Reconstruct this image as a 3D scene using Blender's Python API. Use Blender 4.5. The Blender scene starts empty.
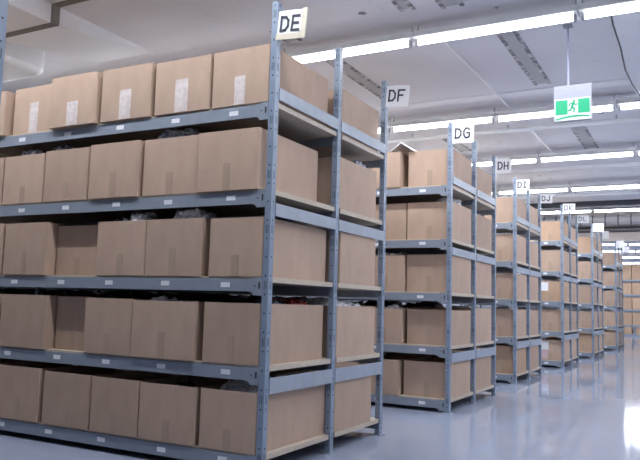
import bpy, bmesh, math, random
from mathutils import Vector, Matrix, noise
random.seed(7)
sc = bpy.context.scene
C = sc.collection
PI = math.pi

# ------------------------------------------------------------------ materials
def mat(name, base=(.8, .8, .8), rough=.5, metal=0., spec=.5, emit=None, strength=0.):
    m = bpy.data.materials.new(name); m.use_nodes = True
    b = m.node_tree.nodes['Principled BSDF']
    b.inputs['Base Color'].default_value = (*base, 1)
    b.inputs['Roughness'].default_value = rough
    b.inputs['Metallic'].default_value = metal
    b.inputs['Specular IOR Level'].default_value = spec
    if emit:
        b.inputs['Emission Color'].default_value = (*emit, 1)
        b.inputs['Emission Strength'].default_value = strength
    return m

class NT:
    """small helper for wiring nodes"""
    def __init__(s, m):
        s.t = m.node_tree; s.b = s.t.nodes['Principled BSDF']
    def n(s, kind, **kw):
        x = s.t.nodes.new(kind)
        for k, v in kw.items():
            if k in x.inputs: x.inputs[k].default_value = v
            else: setattr(x, k, v)
        return x
    def l(s, a, b): s.t.links.new(a, b)
    def math(s, op, a, b=None):
        x = s.n('ShaderNodeMath', operation=op)
        for i, v in enumerate((a, b)):
            if v is None: continue
            if isinstance(v, (int, float)): x.inputs[i].default_value = v
            else: s.l(v, x.inputs[i])
        return x.outputs[0]
    def mix(s, f, a, b, mode='MIX'):
        x = s.n('ShaderNodeMix', data_type='RGBA', blend_type=mode)
        for i, v in ((0, f), (6, a), (7, b)):
            if isinstance(v, (int, float)): x.inputs[i].default_value = v
            elif isinstance(v, tuple): x.inputs[i].default_value = (*v, 1)
            else: s.l(v, x.inputs[i])
        return x.outputs[2]
    def ramp(s, f, stops):
        x = s.n('ShaderNodeValToRGB'); e = x.color_ramp.elements
        while len(e) < len(stops): e.new(.5)
        for q, (p, c) in zip(e, stops):
            q.position = p; q.color = (*c, 1) if isinstance(c, tuple) else (c, c, c, 1)
        s.l(f, x.inputs[0]); return x.outputs[0]
    def bump(s, h, strength=.2, dist=.01):
        x = s.n('ShaderNodeBump', Strength=strength, Distance=dist)
        s.l(h, x.inputs['Height']); s.l(x.outputs[0], s.b.inputs['Normal'])

def kraft(name, base):
    m = mat(name, base, .75, spec=.25); g = NT(m)
    tc = g.n('ShaderNodeTexCoord'); mp = g.n('ShaderNodeMapping'); g.l(tc.outputs['Object'], mp.inputs[0])
    mp.inputs['Scale'].default_value = (1, 1, .35)
    n1 = g.n('ShaderNodeTexNoise', Scale=9., Detail=5.); g.l(mp.outputs[0], n1.inputs['Vector'])
    n2 = g.n('ShaderNodeTexNoise', Scale=160., Detail=3.); g.l(mp.outputs[0], n2.inputs['Vector'])
    oi = g.n('ShaderNodeObjectInfo')
    d = tuple(c * .93 for c in base); l = tuple(min(1, c * 1.06) for c in base)
    c1 = g.mix(g.ramp(n1.outputs['Fac'], [(.3, 0.), (.7, 1.)]), d, l)
    c2 = g.mix(.05, c1, g.ramp(n2.outputs['Fac'], [(.35, .2), (.65, .9)]), 'OVERLAY')
    v = g.math('ADD', g.math('MULTIPLY', oi.outputs['Random'], .16), .92)
    hsv = g.n('ShaderNodeHueSaturation'); g.l(c2, hsv.inputs['Color']); g.l(v, hsv.inputs['Value'])
    g.l(hsv.outputs[0], g.b.inputs['Base Color'])
    g.bump(n1.outputs['Fac'], .15, .01)
    return m

KRAFT = kraft('kraft cardboard', (.455, .328, .250))
KRAFT_IN = kraft('kraft cardboard inside', (.36, .27, .19))
KRAFT_OLD = kraft('kraft cardboard warm', (.46, .315, .215))
CARD_WHITE = mat('white card', (.82, .82, .83), .6)

def tape_mat(name, a, b, rough):
    m = mat(name, a, rough); g = NT(m)
    tc = g.n('ShaderNodeTexCoord')
    n = g.n('ShaderNodeTexNoise', Scale=22., Detail=2.); g.l(tc.outputs['Object'], n.inputs['Vector'])
    g.l(g.mix(g.ramp(n.outputs['Fac'], [(.25, 0.), (.75, 1.)]), a, b), g.b.inputs['Base Color'])
    g.bump(n.outputs['Fac'], .5, .006)
    return m
TAPE_CLEAR = tape_mat('wrinkled clear tape', (.55, .47, .43), (.76, .70, .70), .22)
TAPE_BROWN = tape_mat('brown packing tape', (.39, .285, .21), (.43, .315, .235), .38)

def steel(name, base, holes=False):
    m = mat(name, base, .42, .0, .5); g = NT(m)
    tc = g.n('ShaderNodeTexCoord')
    n = g.n('ShaderNodeTexNoise', Scale=14., Detail=4.); g.l(tc.outputs['Object'], n.inputs['Vector'])
    col = g.mix(g.ramp(n.outputs['Fac'], [(.3, 0.), (.75, 1.)]), tuple(c * .92 for c in base), tuple(c * 1.06 for c in base))
    if holes:
        sx = g.n('ShaderNodeSeparateXYZ'); g.l(tc.outputs['Object'], sx.inputs[0])
        ax = g.math('ABSOLUTE', sx.outputs[0]); ay = g.math('ABSOLUTE', sx.outputs[1])
        a = g.math('MINIMUM', ax, ay)
        dz = g.math('MULTIPLY', g.math('ABSOLUTE', g.math('SUBTRACT', g.math('FRACT', g.math('DIVIDE', sx.outputs[2], .105)), .5)), .105)
        r = g.math('SQRT', g.math('ADD', g.math('MULTIPLY', a, a), g.math('MULTIPLY', dz, dz)))
        hole = g.math('LESS_THAN', r, .0052)
        # long narrow slots between every third pair of holes
        ds = g.math('MULTIPLY', g.math('ABSOLUTE', g.math('SUBTRACT', g.math('FRACT', g.math('DIVIDE', sx.outputs[2], .315)), .333)), .315)
        slot = g.math('MULTIPLY', g.math('LESS_THAN', ds, .024), g.math('LESS_THAN', g.math('ABSOLUTE', g.math('SUBTRACT', a, .006)), .0022))
        h = g.math('MAXIMUM', hole, slot)
        col = g.mix(h, col, (.012, .016, .026))
    g.l(col, g.b.inputs['Base Color'])
    return m
POST = steel('blue grey post steel', (.222, .276, .36), True)
BEAM = steel('blue grey beam steel', (.245, .283, .342))
TIE = steel('pale blue grey tie steel', (.31, .35, .415))
DARK = mat('dark hole', (.012, .014, .02), .7)

def board_mat():
    m = mat('particle board', (.62, .54, .43), .6); g = NT(m)
    tc = g.n('ShaderNodeTexCoord')
    n = g.n('ShaderNodeTexNoise', Scale=70., Detail=4.); g.l(tc.outputs['Object'], n.inputs['Vector'])
    g.l(g.mix(g.ramp(n.outputs['Fac'], [(.3, 0.), (.7, 1.)]), (.44, .37, .30), (.56, .48, .39)), g.b.inputs['Base Color'])
    return m
BOARD = board_mat()
PAPER = mat('white paper', (.80, .80, .82), .55)
PAPER_EDGE = mat('yellowed tape edge', (.62, .56, .45), .5)
INK = mat('dark marker ink', (.035, .04, .06), .6)
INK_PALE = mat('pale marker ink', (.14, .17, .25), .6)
LABEL = mat('shelf label paper', (.78, .79, .82), .5)

def ceiling_mat(name, base, specks=True):
    m = mat(name, base, .85, spec=.2); g = NT(m)
    tc = g.n('ShaderNodeTexCoord')
    n = g.n('ShaderNodeTexNoise', Scale=.7, Detail=5.); g.l(tc.outputs['Object'], n.inputs['Vector'])
    col = g.mix(g.ramp(n.outputs['Fac'], [(.35, 0.), (.7, 1.)]), tuple(c * .93 for c in base), tuple(min(1, c * 1.04) for c in base))
    n3 = g.n('ShaderNodeTexNoise', Scale=11., Detail=6.); g.l(tc.outputs['Object'], n3.inputs['Vector'])
    col = g.mix(g.ramp(n3.outputs['Fac'], [(.62, 0.), (.85, .35)]), col, tuple(c * .55 for c in base))
    if specks:
        v = g.n('ShaderNodeTexVoronoi', Scale=1.9); g.l(tc.outputs['Object'], v.inputs['Vector'])
        n2 = g.n('ShaderNodeTexNoise', Scale=22., Detail=2.); g.l(tc.outputs['Object'], n2.inputs['Vector'])
        d = g.math('ADD', v.outputs['Distance'], g.math('MULTIPLY', n2.outputs['Fac'], .10))
        col = g.mix(g.ramp(d, [(.105, .8), (.125, 0.)]), col, (.10, .095, .10))
    g.l(col, g.b.inputs['Base Color']); g.bump(n3.outputs['Fac'], .12, .01)
    return m
CEIL = ceiling_mat('painted concrete ceiling', (.84, .835, .87))
CEIL2 = ceiling_mat('painted ceiling beam', (.88, .88, .91), False)
SCAR = ceiling_mat('bare concrete scar', (.56, .555, .575), False)
def scar_edge_mat():
    m = mat('dark scar edge', (.3, .3, .3), .9, spec=.2); g = NT(m)
    tc = g.n('ShaderNodeTexCoord')
    n = g.n('ShaderNodeTexNoise', Scale=13., Detail=4.); g.l(tc.outputs['Object'], n.inputs['Vector'])
    g.l(g.mix(g.ramp(n.outputs['Fac'], [(.42, 0.), (.62, 1.)]), (.22, .215, .225), (.66, .655, .68)), g.b.inputs['Base Color'])
    return m
SCAR_D = scar_edge_mat()
JOINT = ceiling_mat('brown grey joint band', (.24, .215, .20), False)
WALL = ceiling_mat('painted wall', (.56, .56, .60), False)
BROWN_WALL = ceiling_mat('bare bulkhead wall', (.62, .55, .51), False)
DARK_BEAM = mat('dark blue grey beam paint', (.06, .065, .09), .6)
DUCT = mat('galvanised duct', (.50, .49, .49), .4, .3)
DUCT_DARK = mat('dark pipe', (.10, .10, .12), .5)
WHITE = mat('white enamel', (.90, .90, .91), .35)
WHITE_DUCT = mat('white unit casing', (.90, .91, .94), .3)
TUBE = mat('lit fluorescent tube', (.9, .9, .9), .4, emit=(.90, .935, 1.0), strength=9.)
TUBE.cycles.emission_sampling = 'NONE'
SOCKET = mat('grey lamp socket', (.45, .45, .48), .4)
GREEN = mat('exit sign green', (.012, .30, .14), .4, emit=(.0, .62, .28), strength=.10)
SIGN_W = mat('lit sign white', (.45, .49, .50), .4, emit=(.85, .95, .92), strength=.22)
SIGN_H = mat('sign housing', (.30, .31, .36), .4)
ROD = mat('blue grey rod', (.30, .31, .42), .4)

def floor_mat():
    m = mat('glossy epoxy floor', (.40, .43, .49), .075, spec=.36); g = NT(m)
    b = g.b
    tc = g.n('ShaderNodeTexCoord')
    n = g.n('ShaderNodeTexNoise', Scale=.8, Detail=4.); g.l(tc.outputs['Object'], n.inputs['Vector'])
    g.l(g.mix(g.ramp(n.outputs['Fac'], [(.3, 0.), (.75, 1.)]), (.285, .325, .43), (.335, .375, .475)), b.inputs['Base Color'])
    n2 = g.n('ShaderNodeTexNoise', Scale=1.6, Detail=3.); g.l(tc.outputs['Object'], n2.inputs['Vector'])
    g.bump(n2.outputs['Fac'], .03, .02)
    return m
FLOOR = floor_mat()

def plastic(name, a, b):
    m = mat(name, a, .18, spec=.7); g = NT(m)
    tc = g.n('ShaderNodeTexCoord')
    v = g.n('ShaderNodeTexNoise', Scale=16., Detail=6., Distortion=1.6); g.l(tc.outputs['Object'], v.inputs['Vector'])
    g.l(g.mix(g.ramp(v.outputs['Fac'], [(.40, 0.), (.56, 1.)]), a, b), g.b.inputs['Base Color'])
    g.bump(v.outputs['Fac'], .9, .03)
    return m
BAG_CLEAR = plastic('clear plastic over white goods', (.52, .54, .64), (.95, .95, .97))
BAG_NAVY = plastic('clear plastic over navy goods', (.20, .22, .36), (.90, .92, .98))
BAG_RED = plastic('red wrapped goods', (.35, .03, .02), (.55, .12, .09))
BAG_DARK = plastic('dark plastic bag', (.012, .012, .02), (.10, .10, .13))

# ------------------------------------------------------------------ mesh helpers
def box(bm, x0, x1, y0, y1, z0, z1):
    v = [bm.verts.new((x, y, z)) for z in (z0, z1) for y in (y0, y1) for x in (x0, x1)]
    for f in ((0, 2, 3, 1), (4, 5, 7, 6), (0, 1, 5, 4), (1, 3, 7, 5), (3, 2, 6, 7), (2, 0, 4, 6)):
        bm.faces.new([v[i] for i in f])
def prism(bm, pts, axis, a, b):
    """polygon pts extruded along axis ('x','y','z') between a and b"""
    def P(p, t):
        return (t, p[0], p[1]) if axis == 'x' else (p[0], t, p[1]) if axis == 'y' else (p[0], p[1], t)
    A = [bm.verts.new(P(p, a)) for p in pts]; B = [bm.verts.new(P(p, b)) for p in pts]
    n = len(pts)
    for i in range(n):
        bm.faces.new((A[i], A[(i + 1) % n], B[(i + 1) % n], B[i]))
    bm.faces.new(A[::-1]); bm.faces.new(B)
def tube(bm, pts, r, seg=8):
    rings = []
    pts = [Vector(p) for p in pts]
    for i, p in enumerate(pts):
        d = (pts[min(i + 1, len(pts) - 1)] - pts[max(i - 1, 0)]).normalized()
        u = d.cross(Vector((0, 0, 1)) if abs(d.z) < .9 else Vector((1, 0, 0))).normalized(); w = d.cross(u)
        rings.append([bm.verts.new(p + r * (math.cos(2 * PI * k / seg) * u + math.sin(2 * PI * k / seg) * w)) for k in range(seg)])
    for A, B in zip(rings, rings[1:]):
        for k in range(seg):
            bm.faces.new((A[k], A[(k + 1) % seg], B[(k + 1) % seg], B[k]))
    bm.faces.new(rings[0][::-1]); bm.faces.new(rings[-1])
def mesh(name, bm, m, smooth=False):
    bmesh.ops.recalc_face_normals(bm, faces=bm.faces)
    me = bpy.data.meshes.new(name); bm.to_mesh(me); bm.free()
    me.materials.append(m)
    if smooth:
        for p in me.polygons: p.use_smooth = True
    return me
def obj(name, bm, m, parent=None, loc=(0, 0, 0), smooth=False):
    me = bm if isinstance(bm, bpy.types.Mesh) else mesh(name, bm, m, smooth)
    o = bpy.data.objects.new(name, me); C.objects.link(o); o.location = loc
    if parent: o.parent = parent
    return o
def tag(o, label, cat, group=None):
    o['label'] = label; o['category'] = cat
    if group: o['group'] = group
    return o
def thing(name, label, cat, loc=(0, 0, 0), group=None):
    o = bpy.data.objects.new(name, None); C.objects.link(o); o.location = loc; o.empty_display_size = .1
    return tag(o, label, cat, group)
def struct(name, bm, m, parent=None):
    o = obj(name, bm, m, parent)
    if not parent: o['kind'] = 'structure'
    return o
def B(*a):
    bm = bmesh.new(); box(bm, *a); return bm
def copy_tree(o, parent=None):
    c = o.copy(); C.objects.link(c)
    if parent: c.parent = parent
    for ch in list(o.children): copy_tree(ch, c)
    return c

# ------------------------------------------------------------------ the building
CZ = 3.5
struct('floor', B(-8, 6, -8, 42, -.1, 0), FLOOR)
struct('ceiling', B(-8, 6, -8, 14.0, CZ, CZ + .12), CEIL)
struct('ceiling_high', B(-8, 6, 14.0, 20.2, 4.3, 4.42), CEIL)
struct('ceiling_far', B(-8, 6, 20.2, 42, CZ, CZ + .12), CEIL2)
struct('wall_left', B(-8.1, -8, -8, 42, 0, 4.42), WALL)
struct('wall_right', B(6, 6.1, -8, 42, 0, 4.42), WALL)
struct('wall_front', B(-8, 6, -8.1, -8, 0, CZ), WALL)
struct('wall_back', B(-8, 6, 42, 42.1, 0, CZ), WALL)
struct('wall_bulkhead', B(-8, 6, 20.0, 20.2, 3.14, 4.3), BROWN_WALL)
struct('trim_1', B(-8, 6, 13.86, 14.02, 3.375, 4.3), DARK_BEAM)            # the dark beam where the ceiling steps up
# white haunched beam along y, with its joint band
bm = bmesh.new()
prism(bm, [(-3., 3.52), (-3., 3.33), (.80, 3.33), (2.05, CZ - .001), (2.05, 3.52)], 'x', -3.62, -2.83)
struct('ceiling_haunch', bm, CEIL2)
bm = bmesh.new()
prism(bm, [(-3.66, 3.322), (-2.80, 3.322), (-2.80, 3.49), (-2.15, 3.49), (-2.15, 3.505), (-2.83, 3.505), (-2.83, 3.335), (-3.66, 3.335)], 'y', .735, .805)
struct('trim_2', bm, JOINT)
# beam along y at the right, ledges along x
struct('ceiling_beam', B(1.52, 2.05, 2.60, 13.8, 3.40, CZ + .01), CEIL2)
struct('ceiling_ledge', B(-8, 1.52, 4.80, 5.0, 3.488, CZ + .01), CEIL2)
struct('ceiling_ledge_far', B(-8, 1.52, 9.55, 9.75, 3.44, CZ + .01), CEIL2)
struct('ceiling_ledge_last', B(-8, 1.52, 12.5, 12.75, 3.43, CZ + .01), CEIL2)
# rough scars where old fittings were taken off the ceiling
def scar(k, cx, y0, y1, w):
    o = struct('trim_%d' % k, B(cx - w / 2, cx + w / 2, y0, y1, CZ - .006, CZ + .002), SCAR)
    for s in (-1, 1):
        x = cx + s * w / 2
        struct('scar_edge', B(x - .018, x + .018, y0, y1 + .03, CZ - .010, CZ + .002), SCAR_D, o)
scar(3, .59, 2.98, 4.62, .15)
scar(4, -1.22, 2.98, 4.55, .14)
scar(5, .66, 6.75, 8.15, .17)
scar(6, -1.32, 2.05, 2.34, .14)
scar(7, -.05, 1.92, 2.1, .10)
scar(8, .32, 2.05, 2.2, .16)
scar(9, -1.2, 6.7, 7.7, .15)
# bulkhead: pipe, duct and a dark tube for its shade
bm = bmesh.new(); tube(bm, [(-6, 19.9645, 3.44), (6, 19.9645, 3.44)], .035)
tag(obj('pipe', bm, DUCT_DARK, smooth=True), 'thin dark pipe running along the brown wall above the far opening', 'pipe')
bm = bmesh.new(); tube(bm, [(-6, 19.968, 3.55), (6, 19.968, 3.55)], .03)  # dark tube drawn as the shade under the duct
tag(obj('pipe', bm, DUCT_DARK, smooth=True), 'dark tube standing in for shade below the grey duct segments above the far opening', 'pipe')
d = thing('ceiling_duct', 'grey segmented air duct high on the wall above the far opening', 'duct', (0, 19.6, 3.74))
for k in range(17):
    x = -4.0 + k * .36
    bm = bmesh.new(); tube(bm, [(x, 0, 0), (x + .325, 0, 0)], .15, 14); obj('duct_segment', bm, DUCT, d)
    bm = bmesh.new(); tube(bm, [(x + .325, 0, 0), (x + .36, 0, 0)], .162, 14); obj('duct_collar', bm, DUCT_DARK, d)
    if k % 3 == 0: obj('hanger_strap', B(x + .335, x + .35, -.01, .01, .15, .56), DUCT_DARK, d)
# white boxy unit at the far left of the ceiling
bm = B(-5.4, -3.86, -.25, 1.58, 3.235, CZ - .001)
bmesh.ops.bevel(bm, geom=[e for e in bm.edges if max(v.co.z for v in e.verts) < 3.3 or (min(v.co.x for v in e.verts) > -4 and min(v.co.y for v in e.verts) > 1)], offset=.07, segments=5, affect='EDGES', profile=.5)
tag(obj('ceiling_air_conditioner', bm, WHITE_DUCT, smooth=False), 'white boxy ceiling unit with rounded lower edges above the top shelf cartons', 'air unit')
# pipes under the ceiling
bm = bmesh.new(); tube(bm, [(.03, 2.55, 3.455), (.06, 5.3, 3.455), (.09, 8.9, 3.455)], .013)
t = tag(obj('conduit', bm, WHITE, smooth=True), 'thin white conduit crossing the ceiling between the tube light rows', 'conduit')
for y in (2.8, 4.3, 6.0, 7.2, 8.6):
    bm = bmesh.new(); tube(bm, [(.03 + (y - 2.5) * .0094, y, 3.46), (.03 + (y - 2.5) * .0094, y, CZ)], .006); obj('clip', bm, WHITE, t)
bm = bmesh.new(); tube(bm, [(-7.9, 6.32, 3.42), (1.5, 6.32, 3.42)], .032)
t = tag(obj('ceiling_pipe', bm, WHITE, smooth=True), 'white ceiling pipe just beyond the second row of tube lights', 'pipe')
for x in (-6, -4.5, -3, -1.6, -.2, 1.2):
    bm = bmesh.new(); tube(bm, [(x, 6.32, 3.44), (x, 6.32, CZ)], .012); obj('hanger', bm, SOCKET, t)
bm = bmesh.new(); tube(bm, [(-7.9, 12.3, 3.41), (1.5, 12.3, 3.41)], .03)
t = tag(obj('ceiling_pipe', bm, WHITE, smooth=True), 'white ceiling pipe just in front of the dark ceiling beam', 'pipe')
for x in (-4.5, -3, -1.6, -.2, 1.2):
    bm = bmesh.new(); tube(bm, [(x, 12.3, 3.43), (x, 12.3, CZ)], .012); obj('hanger', bm, SOCKET, t)
bm = bmesh.new()
tube(bm, [(1.512, 2.64, 3.495), (1.50, 3.0, 3.43), (1.505, 3.6, 3.425), (1.50, 4.1, 3.37), (1.53, 4.5, 3.34), (1.58, 5.0, 3.33), (1.60, 5.3, 3.40)], .008, 6)
tag(obj('cable', bm, DUCT_DARK, smooth=True), 'black cable hanging loosely along the edge of the white ceiling beam', 'cable')

# ------------------------------------------------------------------ fluorescent lights
ORD = ['', 'first', 'second', 'third', 'fourth', 'fifth', 'sixth', 'seventh', 'eighth']
def make_light():
    t = thing('tube_light', '', 'ceiling light')
    bm = bmesh.new()
    prism(bm, [(-.095, .020), (.115, .020), (.118, .032), (.055, .060), (.055, .098), (-.035, .098), (-.035, .060), (-.098, .032)], 'x', .005, 1.415)
    obj('fixture_body', bm, WHITE, t)
    bm = bmesh.new(); tube(bm, [(.045, -.012, -.005), (1.375, -.012, -.005)], .024, 10)
    obj('lamp_tube', bm, TUBE, t)
    ld = bpy.data.lights.new('lamp_light', 'AREA'); ld.shape = 'RECTANGLE'; ld.size = 1.33; ld.size_y = .046; ld.energy = 11.2; ld.color = (.90, .935, 1.0)
    lo = bpy.data.objects.new('lamp_light', ld); C.objects.link(lo); lo.parent = t; lo.location = (.71, -.012, -.031)
    for x in (.022, 1.375): obj('lamp_socket', B(x, x + .022, -.038, .016, -.032, .03), SOCKET, t)
    for x in (.02, 1.39):
        bm = bmesh.new(); tube(bm, [(x, .03, .09), (x, .03, .172)], .007, 6); obj('hanger', bm, SOCKET, t)
    return t
rows = [(-.58, 'row over the front aisle', CZ), (2.475, 'row between DF and DG', CZ), (5.36, 'row between DH and DI', CZ),
        (8.06, 'row between DJ and DK', CZ), (11.07, 'row beyond the DL rack', CZ), (14.37, 'row just beyond the dark beam', 4.3),
        (17.4, 'added unseen row under the raised ceiling', 4.3),  # lamps hidden behind the dark beam, added to brighten the bulkhead
        (23.4, 'first row past the brown bulkhead', CZ), (26.6, 'second row past the brown bulkhead', CZ), (29.8, 'third row past the brown bulkhead', CZ), (33.6, 'last row past the brown bulkhead', CZ)]
light0 = make_light(); first = True
for y, where, cz in rows:
    for i in range(7):
        t = light0 if first else copy_tree(light0); first = False
        t.location = (2.79 - 1.42 * i - .07, y, 4.128 if y == 17.4 else 3.33)
        t['label'] = 'lit tube light, %s from the right end, %s' % (ORD[i + 1], where)
        t['group'] = 'fluorescent tube lights under the ceiling'
        if cz > 4 and y < 17:                                                     # longer hangers under the raised ceiling
            for ch in t.children:
                if ch.name.startswith('hanger'):
                    ch.location.z = 0
            for x in (.02, 1.39):
                bm = bmesh.new(); tube(bm, [(x, .03, .17), (x, .03, .97)], .007, 6); obj('hanger', bm, SOCKET, t)

# ------------------------------------------------------------------ exit sign
t = thing('exit_sign', 'green and white hanging emergency exit sign with a running figure', 'exit sign', (1.155, 3.05, 2.62))
obj('housing', B(-.158, .158, -.012, .014, 0, .328), SIGN_H, t)
fr = obj('sign_face', B(-.150, .150, -.018, -.012, .008, .205), SIGN_W, t)
obj('green_panel', B(-.142, -.040, -.0215, -.018, .062, .192), GREEN, fr)
obj('green_panel', B(.048, .144, -.0215, -.018, .066, .192), GREEN, fr)
bm = bmesh.new()
top = [(-.142 + .286 * k / 20, .024 + .020 * math.sin(k / 20 * PI * .9 + .1) + .010 * k / 20) for k in range(21)]
low = [(x, z - (.011 + .005 * math.sin(PI * (k / 20)))) for k, (x, z) in enumerate(top)]
prism(bm, top + low[::-1], 'y', -.0215, -.018); obj('green_wave', bm, GREEN, fr)
bm = bmesh.new()
def limb(pts, w):
    for (ax, az), (bx, bz) in zip(pts, pts[1:]):
        d = Vector((bx - ax, bz - az)).normalized() * w; nx, nz = -d.y, d.x
        prism(bm, [(ax + nx - d.x * .5, az + nz - d.y * .5), (ax - nx - d.x * .5, az - nz - d.y * .5), (bx - nx + d.x * .5, bz - nz + d.y * .5), (bx + nx + d.x * .5, bz + nz + d.y * .5)], 'y', -.0215, -.018)
prism(bm, [(.016 + .011 * math.cos(k * PI / 6), .178 + .011 * math.sin(k * PI / 6)) for k in range(12)], 'y', -.0215, -.018)
limb([(.010, .162), (-.002, .124)], .010)
limb([(.012, .160), (.028, .142), (.040, .150)], .005)
limb([(.006, .162), (-.016, .158), (-.026, .138)], .005)
limb([(-.002, .124), (.018, .108), (.012, .080)], .0065)
limb([(-.004, .122), (-.014, .098), (-.034, .096)], .0065)
obj('running_figure', bm, GREEN, fr)
bm = bmesh.new(); tube(bm, [(-.035, 0, .328), (-.035, 0, CZ - 2.62)], .009, 8); obj('rod', bm, ROD, t)
obj('ceiling_plate', B(-.075, .005, -.04, .04, CZ - 2.63, CZ - 2.62), SIGN_H, t)

# ------------------------------------------------------------------ racks
LV = [2.094, 1.585, 1.085, .590, .109]                                 # tops of the beams, top shelf first
H, D, BAY, BH = 2.70, .804, 2.80, .072
DEPTHS = (0., D, 2 * D - .004)
def post_bm():
    bm = bmesh.new()
    prism(bm, [(-.020, -.0225), (.020, -.0225), (.020, .0225), (.0165, .0225), (.0165, -.019), (-.0165, -.019), (-.0165, .0225), (-.020, .0225)], 'z', 0, H)
    # closing web, seen from the end of the row as one flat perforated face
    prism(bm, [(-.0165, .016), (.0165, .016), (.0165, .0195), (-.0165, .0195)], 'z', 0, H)
    return bm
post_me = mesh('post', post_bm(), POST)
foot_me = mesh('foot', B(-.045, .035, -.04, .04, 0, .006), BEAM)
def beam_bm():
    bm = bmesh.new(); L = BAY - .048
    prism(bm, [(-.022, -BH), (-.006, -BH), (-.006, -BH + .006), (-.016, -BH + .006), (-.016, -.004), (-.001, -.004), (-.001, 0), (-.022, 0)], 'x', -L, 0)
    return bm
beam_me = mesh('beam', beam_bm(), BEAM)
def bracket_bm():
    bm = bmesh.new()
    prism(bm, [(-.085, -.002), (-.085, -.072), (-.060, -.080), (-.055, -.094), (.004, -.094), (.004, .008), (-.050, .008), (-.060, -.002)], 'y', -.0255, -.0215)
    return bm
bracket_me = mesh('bracket', bracket_bm(), BEAM)
bolt_bm = bmesh.new()
prism(bolt_bm, [(-.018, -.020), (-.008, -.020), (-.008, -.056), (-.018, -.056)], 'y', -.0262, -.0254)
bolt_me = mesh('slot', bolt_bm, DARK)
bolt_bm = bmesh.new()
prism(bolt_bm, [(-.048, -.036), (-.040, -.036), (-.040, -.044), (-.048, -.044)], 'y', -.0262, -.0254)
hole_me = mesh('hole', bolt_bm, DARK)
label_me = mesh('shelf_label', B(-.032, .032, -.0232, -.0218, -.014, .014), LABEL)
def board_mesh(y0, y1, x0, x1, notch):
    bm = bmesh.new()
    n = .042 if notch else 0
    prism(bm, [(x0, y0), (x1 - n, y0), (x1 - n, y0 + .043), (x1, y0 + .043), (x1, y1 - .025), (x1 - n, y1 - .025), (x1 - n, y1), (x0, y1)] if notch else [(x0, y0), (x1, y0), (x1, y1), (x0, y1)], 'z', -.018, .012)
    return bm
tie_zs = [(2.121, 2.193), (1.445, 1.518), (.448, .536)]
def make_rack(bays, label):
    t = thing('shelving_rack', label, 'shelving rack', (0, 0, 0), 'double blue grey storage racks')
    for j in range(bays + 1):
        for y in DEPTHS:
            p = obj('post', post_me, POST, t, (-.025 - BAY * j, y, 0)); obj('foot_plate', foot_me, BEAM, p)
        for a, b in ((0, 1), (1, 2)):
            for z0, z1 in tie_zs:
                x = 0 - BAY * j
                obj('end_tie', B(x - .0105, x - .0005, DEPTHS[a] + .0230, DEPTHS[b] - .0230, z0, z1) if j == 0 else B(x - .030, x - .020, DEPTHS[a] + .0230, DEPTHS[b] - .0230, z0, z1), TIE, t)
    for b in range(bays):
        for z in LV:
            x = -.049 - BAY * b
            f = obj('front_beam', beam_me, BEAM, t, (x, 0, z))
            br = obj('bracket', bracket_me, BEAM, f); obj('bracket', bracket_me, BEAM, f, (-BAY + .128, 0, 0))
            obj('bracket_slot', bolt_me, DARK, f); obj('bolt_hole', hole_me, DARK, f)
            for k in range(6):
                obj('shelf_label', label_me, LABEL, f, (-.23 - .455 * k + random.uniform(-.025, .025), 0, -.034 + random.uniform(-.003, .003)))
            obj('middle_beam', B(x - BAY + .048, x, D + .0, D + .012, z - BH, z - .019), BEAM, t)
            obj('back_beam', B(x - BAY + .048, x, 2 * D - .0, 2 * D + .016, z - BH, z), BEAM, t)
            xa = -BAY * (b + 1) - .004 if b else -BAY - .002
            for y0, y1 in ((-.014, D - .006), (D + .014, 2 * D - .008)):
                obj('shelf_board', board_mesh(y0, y1, x - BAY + .05, -.0115 if b == 0 else x, b == 0), BOARD, t, (0, 0, z))
    return t
rack_a = make_rack(2, 'long blue grey double rack carrying the DE and DF signs')
rack_c = make_rack(1, 'blue grey double rack carrying the DI and DJ signs')
XO = [0., .0824, -.0093, .0634, .141, .2086]
YO = [0., 2.9967, 6.0272, 9.1595, 12.315, 16.17]
ZS = [1., 1., 1., 1.022, 1.035, 1.03]
racks = [rack_a, copy_tree(rack_a), rack_c] + [copy_tree(rack_c) for _ in range(3)]
names = ['long blue grey double rack carrying the DE and DF signs', 'blue grey double rack carrying the DG and DH signs', 'blue grey double rack carrying the DI and DJ signs',
         'blue grey double rack carrying the DK and DL signs', 'blue grey double rack next beyond the DK and DL rack', 'last blue grey double rack at the end of the line']
for k, r in enumerate(racks):
    r.location = (XO[k], YO[k], 0); r.scale = (1, 1, ZS[k]); r['label'] = names[k]
near = copy_tree(rack_c); near.location = (-.522, -1.425 - 2 * D + .004, 0)
near['label'] = 'rack across the front aisle with one blue post at the picture edge'

# ------------------------------------------------------------------ signs on the posts
GL = {'D': [[(0, 0), (0, 1), (.55, .96), (.85, .7), (.85, .3), (.55, .04), (0, 0)]], 'E': [[(.8, 1), (.05, 1), (.05, .5), (.7, .5)], [(.05, .5), (.0, 0), (.8, .0)]],
      'F': [[(0, 0), (0, 1), (.85, 1)], [(0, .52), (.6, .52)]], 'G': [[(.85, .85), (.6, 1), (.25, 1), (0, .7), (0, .3), (.25, 0), (.6, 0), (.85, .15), (.85, .5), (.5, .5)]],
      'H': [[(0, 0), (0, 1)], [(.8, 0), (.8, 1)], [(0, .45), (.8, .45)]], 'I': [[(.4, 0), (.4, 1)], [(.1, 1), (.7, 1)], [(.1, 0), (.7, 0)]],
      'J': [[(.7, 1), (.7, .2), (.5, 0), (.2, 0), (.05, .25)]], 'K': [[(0, 0), (0, 1)], [(.8, 1), (.05, .45), (.85, 0)]], 'L': [[(0, 1), (0, 0), (.8, 0)]]}
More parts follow.
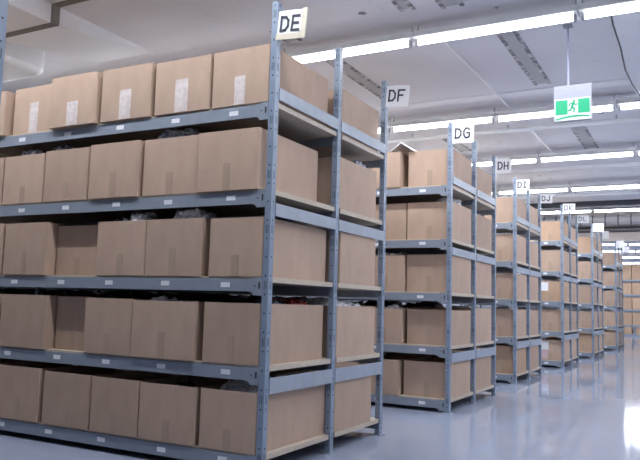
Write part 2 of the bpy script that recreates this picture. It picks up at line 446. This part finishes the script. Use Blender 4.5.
def sign(x, y, z1, w, h, text, label, ink, yaw=0., border=False, roll=0.):
    t = thing('aisle_sign', label, 'sign', (x, y, z1), 'paper aisle signs on the rack posts')
    t.rotation_euler = (0, roll, yaw)
    bm = bmesh.new()
    N = 8
    prof = [(w * k / N, -.004 * math.sin(PI * k / N)) for k in range(N + 1)]
    prism(bm, prof + [(a, b + .003) for a, b in prof[::-1]], 'z', -h, 0)
    obj('paper', bm, PAPER, t)
    if border:
        bm = bmesh.new(); box(bm, w - .024, w + .006, -.0045, .0045, -h - .004, .006); obj('tape_edge', bm, PAPER_EDGE, t)
        bm = bmesh.new(); box(bm, .0, w - .024, -.0068, -.0010, -h - .006, -h + .028); obj('tape_edge', bm, PAPER_EDGE, t)
    if text:
        ch, cw, st = h * .50, w * .30, .0065
        bm = bmesh.new()
        for i, c in enumerate(text):
            ox = w * .14 + i * w * .40
            for line in GL[c]:
                for (ax, az), (bx, bz) in zip(line, line[1:]):
                    a = Vector((ox + ax * cw, -h * .72 + az * ch)); b = Vector((ox + bx * cw, -h * .72 + bz * ch))
                    d = (b - a).normalized() * st; nx, nz = -d.y, d.x
                    prism(bm, [(a.x + nx - d.x, a.y + nz - d.y), (a.x - nx - d.x, a.y - nz - d.y), (b.x - nx + d.x, b.y - nz + d.y), (b.x + nx + d.x, b.y + nz + d.y)], 'y', -.0072, -.0035)
        obj('lettering', bm, ink, t)
    return t
S = [(0, 0, 'DE', 2.630, .188, .165), (0, 2, 'DF', 2.652, .190, .165), (1, 0, 'DG', 2.668, .205, .176), (1, 2, 'DH', 2.655, .172, .165), (2, 0, 'DI', 2.665, .170, .145), (2, 2, 'DJ', 2.708, .176, .135),
     (3, 0, 'DK', 2.776, .200, .155), (3, 2, 'DL', 2.775, .205, .150), (4, 0, '', 2.80, .215, .185), (4, 2, '', 2.80, .14, .18), (5, 0, '', 2.79, .19, .18), (5, 2, '', 2.76, .18, .15)]
extra = {(4, 0): 'blank white paper sign on the front post beyond the DL sign', (4, 2): 'narrow blank paper sign second beyond the DL sign',
         (5, 0): 'blank white paper sign on the front post of the last rack', (5, 2): 'blank paper sign on the back post of the last rack'}
for k, j, tx, z1, w, h in S:
    lab = 'white paper sign marked %s taped to a blue rack post' % tx if tx else extra[(k, j)]
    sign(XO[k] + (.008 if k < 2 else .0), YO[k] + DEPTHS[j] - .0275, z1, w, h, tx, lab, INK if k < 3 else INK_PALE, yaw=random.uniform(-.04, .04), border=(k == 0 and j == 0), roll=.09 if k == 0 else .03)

# ------------------------------------------------------------------ cartons
def rloop(bm, w, d, r, z, inset=0.):
    pts = []
    x0, x1, y0, y1 = inset, w - inset, inset, d - inset
    r = max(r - inset * .5, .002)
    for cx, cy, a in ((x1 - r, y1 - r, 0), (x0 + r, y1 - r, PI / 2), (x0 + r, y0 + r, PI), (x1 - r, y0 + r, 1.5 * PI)):
        for k in range(3):
            q = a + k * PI / 4; pts.append(bm.verts.new((cx + r * math.cos(q), cy + r * math.sin(q), z)))
    return pts
def carton_bm(w, d, h, bulge=.004):
    bm = bmesh.new(); t = .006
    zs = [0, h * .5, h]
    L = [rloop(bm, w, d, .007, z) for z in zs] + [rloop(bm, w, d, .007, z, t) for z in (h, h * .5, t)]
    for p in L[1]:                                                     # the walls of a full carton belly out a little
        if .02 < p.co.x < w - .02 or .02 < p.co.y < d - .02: pass
    for A, Bq in zip(L, L[1:]):
        n = len(A)
        for k in range(n):
            bm.faces.new((A[k], A[(k + 1) % n], Bq[(k + 1) % n], Bq[k]))
    bm.faces.new(L[0][::-1]); bm.faces.new(L[-1])
    return bm
cache = {}
def carton(x0, x1, y0, d, zb, h, label, tape='brown', group='open brown cartons on the racks', m=None, rot=0., th=None, tx=.5):
    w = x1 - x0; key = (round(w, 3), round(d, 3), round(h, 3), m)
    if key not in cache: cache[key] = mesh('carton', carton_bm(w, d, h), m or KRAFT)
    o = bpy.data.objects.new('carton', cache[key]); C.objects.link(o)
    o.location = (x0, y0, zb); o.rotation_euler = (0, 0, rot)
    tag(o, label, 'carton', group)
    th = th or h * random.uniform(.34, .48)
    cx = w * tx
    if tape:
        wd = .026 if tape == 'brown' else random.uniform(.034, .052)
        obj('tape_strip', B(cx - wd, cx + wd, -.0012, .001, .004, th), TAPE_BROWN if tape == 'brown' else TAPE_CLEAR, o)
    return o
SH = ['top shelf', 'second shelf', 'third shelf', 'fourth shelf', 'bottom shelf']
POS = ['at the aisle end', 'second from the aisle', 'third from the aisle', 'fourth from the aisle', 'fifth from the aisle', 'sixth from the aisle', 'seventh from the aisle']
# front row of the first rack: (x0, x1, y0, top z), from the aisle end inwards, one list per shelf
F = [[(-.455, -.050, -.022, 2.450), (-.899, -.472, -.03, 2.446), (-1.359, -.931, -.035, 2.458), (-1.825, -1.393, -.05, 2.458), (-2.262, -1.835, .0, 2.446), (-2.745, -2.313, -.04, 2.436)],
     [(-.532, -.095, -.035, 1.957), (-.972, -.539, -.02, 1.955), (-1.428, -1.0, -.035, 1.958), (-1.866, -1.447, -.025, 1.952), (-2.293, -1.880, -.02, 1.943), (-2.74, -2.31, -.02, 1.945)],
     [(-.425, -.050, -.022, 1.437), (-.913, -.483, -.025, 1.444), (-1.329, -.917, -.025, 1.443), (-1.78, -1.38, .05, 1.436), (-2.22, -1.793, -.03, 1.456), (-2.66, -2.245, -.03, 1.46)],
     [(-.443, -.050, -.022, .946), (-.983, -.502, -.035, .946), (-1.393, -.988, -.03, .952), (-1.742, -1.405, .05, .955), (-2.204, -1.754, -.03, .960), (-2.65, -2.225, -.03, .96)],
     [(-.440, -.050, -.022, .452), (-.892, -.472, -.03, .452), (-1.294, -.901, -.03, .457), (-1.728, -1.308, -.03, .461), (-2.18, -1.77, -.03, .472), (-2.62, -2.2, -.03, .477)]]
DEP = [[.735] + [.66] * 5, [.715] + [.66] * 5, [.765] + [.66] * 5, [.75] + [.66] * 5, [.81] + [.66] * 5]
cart = {}
for s, row in enumerate(F):
    zb = LV[s] + .0125
    for i, (x0, x1, y0, zt) in enumerate(row):
        tp = 'clear' if s == 0 else 'brown'
        look = 'open brown carton with shiny pale tape' if s == 0 else 'open brown carton'
        th = random.uniform(.16, .24) if s == 0 else None
        cart[(0, s, i)] = carton(x0, x1, y0, DEP[s][i], zb, zt - zb, '%s, %s on the DE %s' % (look, POS[i], SH[s]), tp, rot=random.uniform(-.006, .006) if i else 0., th=th)
# back row (DF) of the first rack, the end carton of each shelf
for s, (y0, y1, zt) in enumerate([(.845, 1.47, 2.425), (.835, 1.452, 1.95), (.88, 1.465, 1.442), (.85, 1.475, .945), (.85, 1.44, .446)]):
    zb = LV[s] + .0125
    cart[(0, s, 'b')] = carton(-.45, -.0135, y0, y1 - y0, zb, zt - zb, 'open brown carton at the aisle end of the DF row, %s' % SH[s], 'brown')
    for i in (1, 2, 3, 4, 5, 6, 7):
        x1 = -.47 - .47 * (i - 1) - (.06 if i > 5 else 0)
        carton(x1 - .44, x1, .84 + random.uniform(0, .03), .66, zb, .345, 'brown carton in the DF row behind the DE cartons, %s' % SH[s], None)
# the second rack
F2 = [[(-.376, -.05, -.02, 2.460), (-.78, -.437, -.03, 2.456)], [(-.378, -.05, -.025, 1.952), (-.78, -.388, .03, 1.950)], [(-.378, -.05, -.02, 1.447), (-.78, -.390, .0, 1.447)],
      [(-.365, -.05, -.02, .931), (-.77, -.400, -.01, .931)], [(-.392, -.05, -.02, .446), (-.80, -.420, -.02, .446)]]
for s, row in enumerate(F2):
    zb = LV[s] + .0125
    for i, (x0, x1, y0, zt) in enumerate(row):
        a, b = (x0, x1) if i else (x0, x1 + XO[1])
        if i == 0: b = XO[1] - .0135; y0 = .03
        carton(a, b, YO[1] + y0, .66 if i else .64, zb, zt - zb, 'open brown carton, %s on the DG %s' % (POS[i], SH[s]), 'brown')
    for i in (2, 3):
        x1 = -.84 - .45 * (i - 2)
        carton(x1 - .43, x1, YO[1] - .02, .66, zb, .35, 'open brown carton, %s on the DG %s' % (POS[i], SH[s]), 'brown')
    carton(XO[1] - .45, XO[1] - .0135, YO[1] + .84, .62, zb, .345 + random.uniform(-.01, .01), 'open brown carton at the aisle end of the DH row, %s' % SH[s], 'brown')
    carton(XO[1] - .92, XO[1] - .47, YO[1] + .85, .64, zb, .345, 'brown carton in the DH row, %s' % ('second from the aisle on the ' + SH[s]), None)
# further racks
W3 = {2: ('DI', 'DJ'), 3: ('DK', 'DL'), 4: ('front row of the rack beyond DL', 'back row of the rack beyond DL'), 5: ('front row of the last rack', 'back row of the last rack')}
for k in (2, 3, 4, 5):
    for s in range(5):
        zb = (LV[s] + .0125) * ZS[k]
        fr, bk = W3[k]
        hh = .345 + random.uniform(-.012, .012)
        dd = random.uniform(.55, .66)
        if not (k == 4 and s == 4):
            pass
        m_ = KRAFT_OLD if (k, s) in ((3, 0), (4, 0), (4, 4), (2, 4), (3, 2)) else KRAFT
        o = carton(XO[k] - .45, XO[k] - .0135, YO[k] + .03, dd, zb, hh, ('open brown carton, aisle end of the %s row, %s' if k < 4 else 'open brown carton at the aisle end, %s, %s') % (fr, SH[s]), 'brown', m=m_)
        if (k, s) in ((3, 2), (3, 4)):
            obj('paper_label', B(.03, .19, -.0022, -.0010, hh * .50, hh * .93), LABEL, o)
            if s == 4: obj('shipping_label', B(.06, .17, -.0022, -.0010, hh * .06, hh * .48), mat('pinkish label', (.62, .45, .48), .5), o)
        carton(XO[k] - .92, XO[k] - .48, YO[k] - .01, .66, zb, .35, ('open brown carton second from the aisle, %s row, %s' if k < 4 else 'open brown carton second from the aisle, %s, %s') % (fr, SH[s]), 'brown')
        carton(XO[k] - .45, XO[k] - .0135, YO[k] + .84 + random.uniform(0, .05), .58, zb, .345 + random.uniform(-.012, .012), ('open brown carton, aisle end of the %s row, %s' if k < 4 else 'open brown carton at the aisle end, %s, %s') % (bk, SH[s]), 'brown')
# folded white card resting on two cartons of the DG top shelf
bm = bmesh.new()
prism(bm, [(-.125, 0), (0, .092), (.125, 0), (.117, 0), (0, .083), (-.117, 0)], 'y', 0, .62)
tag(obj('folded_card', bm, CARD_WHITE, loc=(-.435, YO[1] - .02, 2.4605)), 'white folded card standing on the cartons of the DG top shelf', 'card')

# ------------------------------------------------------------------ plastic bags sticking out of the cartons
def bag_mesh(name, seed, w, d, h, m, ex=.45):
    bm = bmesh.new(); bmesh.ops.create_icosphere(bm, subdivisions=4, radius=1)
    off = Vector((seed * 7.3, seed * 3.1, seed * 1.7))
    for v in bm.verts:
        p = v.co.copy()
        q = Vector([math.copysign(abs(c) ** ex, c) for c in p])
        n = noise.noise(p * 2.2 + off) * .20 + noise.noise(p * 5.0 + off) * .11 + abs(noise.noise(p * 9 + off)) * .10
        up = max(0, p.z)
        v.co = Vector((q.x * w / 2 * (1 - .25 * up) + n * .0, q.y * d / 2 * (1 - .25 * up), (q.z * .5 + .5) * h))
        v.co.z += up * n * .30
        v.co.x += up * noise.noise(p * 3 + off * 2) * .05
        v.co.y += up * noise.noise(p * 3 - off) * .05
    zmin = min(v.co.z for v in bm.verts); zmax = max(v.co.z for v in bm.verts)
    for v in bm.verts: v.co.z = (v.co.z - zmin) * h / (zmax - zmin)
    return mesh(name, bm, m, True)
def bag(car, fx, fy, w, d, up, m, label, seed):
    """stands inside carton car on its bottom and rises UP above its rim"""
    me = car.data; W = max(v.co.x for v in me.vertices); Dp = max(v.co.y for v in me.vertices); Hh = max(v.co.z for v in me.vertices)
    w = min(w, W * .9); d = min(d, Dp * .9)
    x = min(max(fx * W, w / 2 + .02), W - w / 2 - .02); y = min(max(fy * Dp, d / 2 + .02), Dp - d / 2 - .02)
    b = obj('plastic_bag', bag_mesh('plastic_bag', seed, w, d, Hh + up - .006, m, .22 if (m == BAG_DARK and w > .3) or d > .58 else .30), m, None, (car.location.x + x, car.location.y + y, car.location.z + .0065), True)
    tag(b, label, 'plastic bag', 'plastic bags showing above the carton rims')
    return b
c = cart
bag(c[(0, 1, 1)], .45, .16, .38, .26, .082, BAG_NAVY, 'navy wrapped goods in clear plastic above the DE second shelf', 1)
bag(c[(0, 1, 4)], .5, .2, .22, .24, .075, BAG_NAVY, 'dark plastic wrap above the fifth carton, DE second shelf', 2)
bag(c[(0, 1, 3)], .1, .2, .12, .24, .07, BAG_NAVY, 'small dark plastic corner above the fourth carton, DE second shelf', 31)
bag(c[(0, 2, 1)], .70, .2, .26, .22, .075, BAG_CLEAR, 'clear plastic bag peeking from the second carton, DE third shelf', 3)
bag(c[(0, 2, 2)], .85, .12, .15, .14, .075, BAG_CLEAR, 'shiny crumpled clear bag on the third carton, DE third shelf', 4)
bag(c[(0, 2, 2)], .25, .2, .2, .2, .035, BAG_CLEAR, 'flat clear plastic at the left of the third carton, DE third shelf', 5)
bag(c[(0, 3, 1)], .3, .2, .18, .2, .035, BAG_CLEAR, 'small clear bag tip above the second carton, DE fourth shelf', 6)
bag(c[(0, 3, 0)], .50, .78, .30, .22, .045, BAG_RED, 'red wrapped goods above the end carton, DE fourth shelf', 7)
bag(c[(0, 3, 0)], .84, .3, .12, .3, .035, BAG_DARK, 'dark bag beside red goods in the end carton, DE fourth shelf', 8)
bag(c[(0, 4, 0)], .30, .35, .24, .40, .062, BAG_CLEAR, 'white and blue plastic bag in the end carton, DE bottom shelf', 9)
bag(c[(0, 4, 0)], .80, .5, .12, .36, .055, BAG_CLEAR, 'rounded white bag by the DE post above the bottom end carton', 10)
bag(c[(0, 4, 1)], .3, .3, .2, .3, .015, BAG_DARK, 'dark plastic in the second carton, DE bottom shelf', 11)
bag(c[(0, 1, 'b')], .8, .78, .22, .25, .075, BAG_NAVY, 'navy plastic bag above the DF second shelf end carton', 12)
bag(c[(0, 3, 'b')], .5, .5, .42, .60, .06, BAG_CLEAR, 'crumpled clear plastic bag above the DF fourth shelf end carton', 13)
bag(c[(0, 2, 'b')], .72, .6, .34, .4, .045, BAG_NAVY, 'dark blue plastic above the DF third shelf end carton', 14)
for i in range(1, 8):                                                  # unseen dark bags added in the DF row to block light above the cartons
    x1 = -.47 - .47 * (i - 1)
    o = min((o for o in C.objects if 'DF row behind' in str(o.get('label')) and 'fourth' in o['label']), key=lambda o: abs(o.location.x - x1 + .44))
    bag(o, .5, .5, .42, .55, .078, BAG_DARK, 'added light-blocking dark bag deep behind the DE cartons of the fourth shelf', 40 + i)
allc = {o['label']: o for o in C.objects if o.get('category') == 'carton'}
def by(*words): return next(o for l, o in allc.items() if all(w in l for w in words))
bag(by('aisle end', 'DG second'), .8, .45, .22, .3, .085, BAG_CLEAR, 'pale blue bag above the DG second shelf end carton', 15)
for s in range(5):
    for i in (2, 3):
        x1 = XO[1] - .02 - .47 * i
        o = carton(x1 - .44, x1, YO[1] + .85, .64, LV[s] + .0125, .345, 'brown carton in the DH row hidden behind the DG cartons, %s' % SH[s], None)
        if s == 3: bag(o, .5, .5, .40, .5, .07, BAG_DARK, 'added light-blocking dark bag deep behind the DG cartons of the fourth shelf', 50 + i)  # unseen bag added to keep light out of the gap
bag(by('DH row, second from', 'fourth'), .5, .5, .40, .5, .07, BAG_DARK, 'added light-blocking dark bag deep behind the DG cartons of the fourth shelf', 55)  # one more unseen bag added to stop light showing through
bag(by('DH row, second', 'end'), .7, .5, .3, .4, .075, BAG_NAVY, 'dark and white plastic bag above the DH second shelf', 16)
bag(by('second from', 'DG third'), .6, .2, .34, .3, .05, BAG_NAVY, 'dark blue plastic above the second carton, DG third shelf', 17)
bag(by('second from', 'DG fourth'), .75, .2, .24, .3, .05, BAG_CLEAR, 'clear plastic scrap above the second carton, DG fourth shelf', 18)
bag(by('DH row, fourth', 'end'), .5, .5, .36, .5, .05, BAG_CLEAR, 'white plastic bag above the DH fourth shelf end carton', 19)
n = 20
for rw, sh in (('DI', 'fourth'), ('DJ', 'fourth'), ('DK', 'fourth'), ('DK', 'third'), ('DL', 'third'), ('DL', 'fourth'), ('DI', 'second'), ('DJ', 'second')):
    bag(by('end of the %s row' % rw, sh), .5, .45, .38, .5, .055, BAG_CLEAR if n % 3 else BAG_NAVY, 'plastic bag over the rim of the %s %s shelf end carton' % (rw, sh), n); n += 1
for rw in ('front row of the rack beyond', 'back row of the rack beyond', 'front row of the last', 'back row of the last'):
    bag(by(rw, 'end', 'fourth'), .5, .45, .38, .5, .05, BAG_CLEAR, 'plastic bag above the fourth shelf end carton, %s' % (rw + (' DL' if 'beyond' in rw else ' rack')), n); n += 1

# ------------------------------------------------------------------ the rack along the far wall, facing the camera
t = thing('wall_shelving', 'far grey shelving rack facing the camera beyond the last rack', 'shelving rack', (0, 28.7, 0))
for x in (-1.62, .55):
    for y in (.03, .62): obj('post', B(x - .02, x + .02, y - .02, y + .02, 0, 2.75), POST, t)
FZ = [2.33, 1.72, 1.10, .47, .08]
for z in FZ:
    obj('shelf_board', B(-1.6, .53, .0, .64, z - .02, z), BOARD, t)
    obj('front_beam', B(-1.6, .53, -.012, .0, z - .075, z - .004), BEAM, t)
    obj('back_beam', B(-1.6, .53, .64, .652, z - .075, z - .004), BEAM, t)
hs = [.62, .48, .49, .50, .29]
COLN = ['third', 'second', 'first']
for s, z in enumerate(FZ):
    for i, (a, b) in enumerate(((-1.40, -.93), (-.91, -.46), (-.44, .0))):
        if s == 4 and i == 1: b -= .02
        if s == 4 and i == 2: a += .12
        carton(a, b, 28.71, .56, z + .0005, hs[s], 'warm brown carton, %s from the right on the far facing rack, %s' % (COLN[i], SH[s]), None, group='cartons on the far facing rack', m=KRAFT_OLD)

# ------------------------------------------------------------------ camera and view
yaw, pitch, roll = -.495994, .104231, .028583
f = Vector((math.sin(yaw) * math.cos(pitch), math.cos(yaw) * math.cos(pitch), math.sin(pitch)))
r = Vector((math.cos(yaw), -math.sin(yaw), 0)); u = r.cross(f)
r2 = math.cos(roll) * r + math.sin(roll) * u; u2 = -math.sin(roll) * r + math.cos(roll) * u
cam = bpy.data.cameras.new('camera'); co = bpy.data.objects.new('camera', cam); C.objects.link(co)
M = Matrix((r2, u2, -f)).transposed().to_4x4(); M.translation = Vector((2.12554, -3.37075, .95287)); co.matrix_world = M
cam.sensor_width = 36; cam.lens = 708.29 * 36 / 640; cam.clip_end = 100
sc.camera = co
w = bpy.data.worlds.new('hall air'); sc.world = w; w.use_nodes = True
w.node_tree.nodes['Background'].inputs[0].default_value = (.5, .52, .56, 1); w.node_tree.nodes['Background'].inputs[1].default_value = .1
vs = sc.view_settings; vs.view_transform = 'Standard'; vs.look = 'None'; vs.gamma = 1; vs.use_curve_mapping = False; vs.exposure = .85
sc.cycles.use_denoising = True
sc.cycles.sample_clamp_indirect = 5.
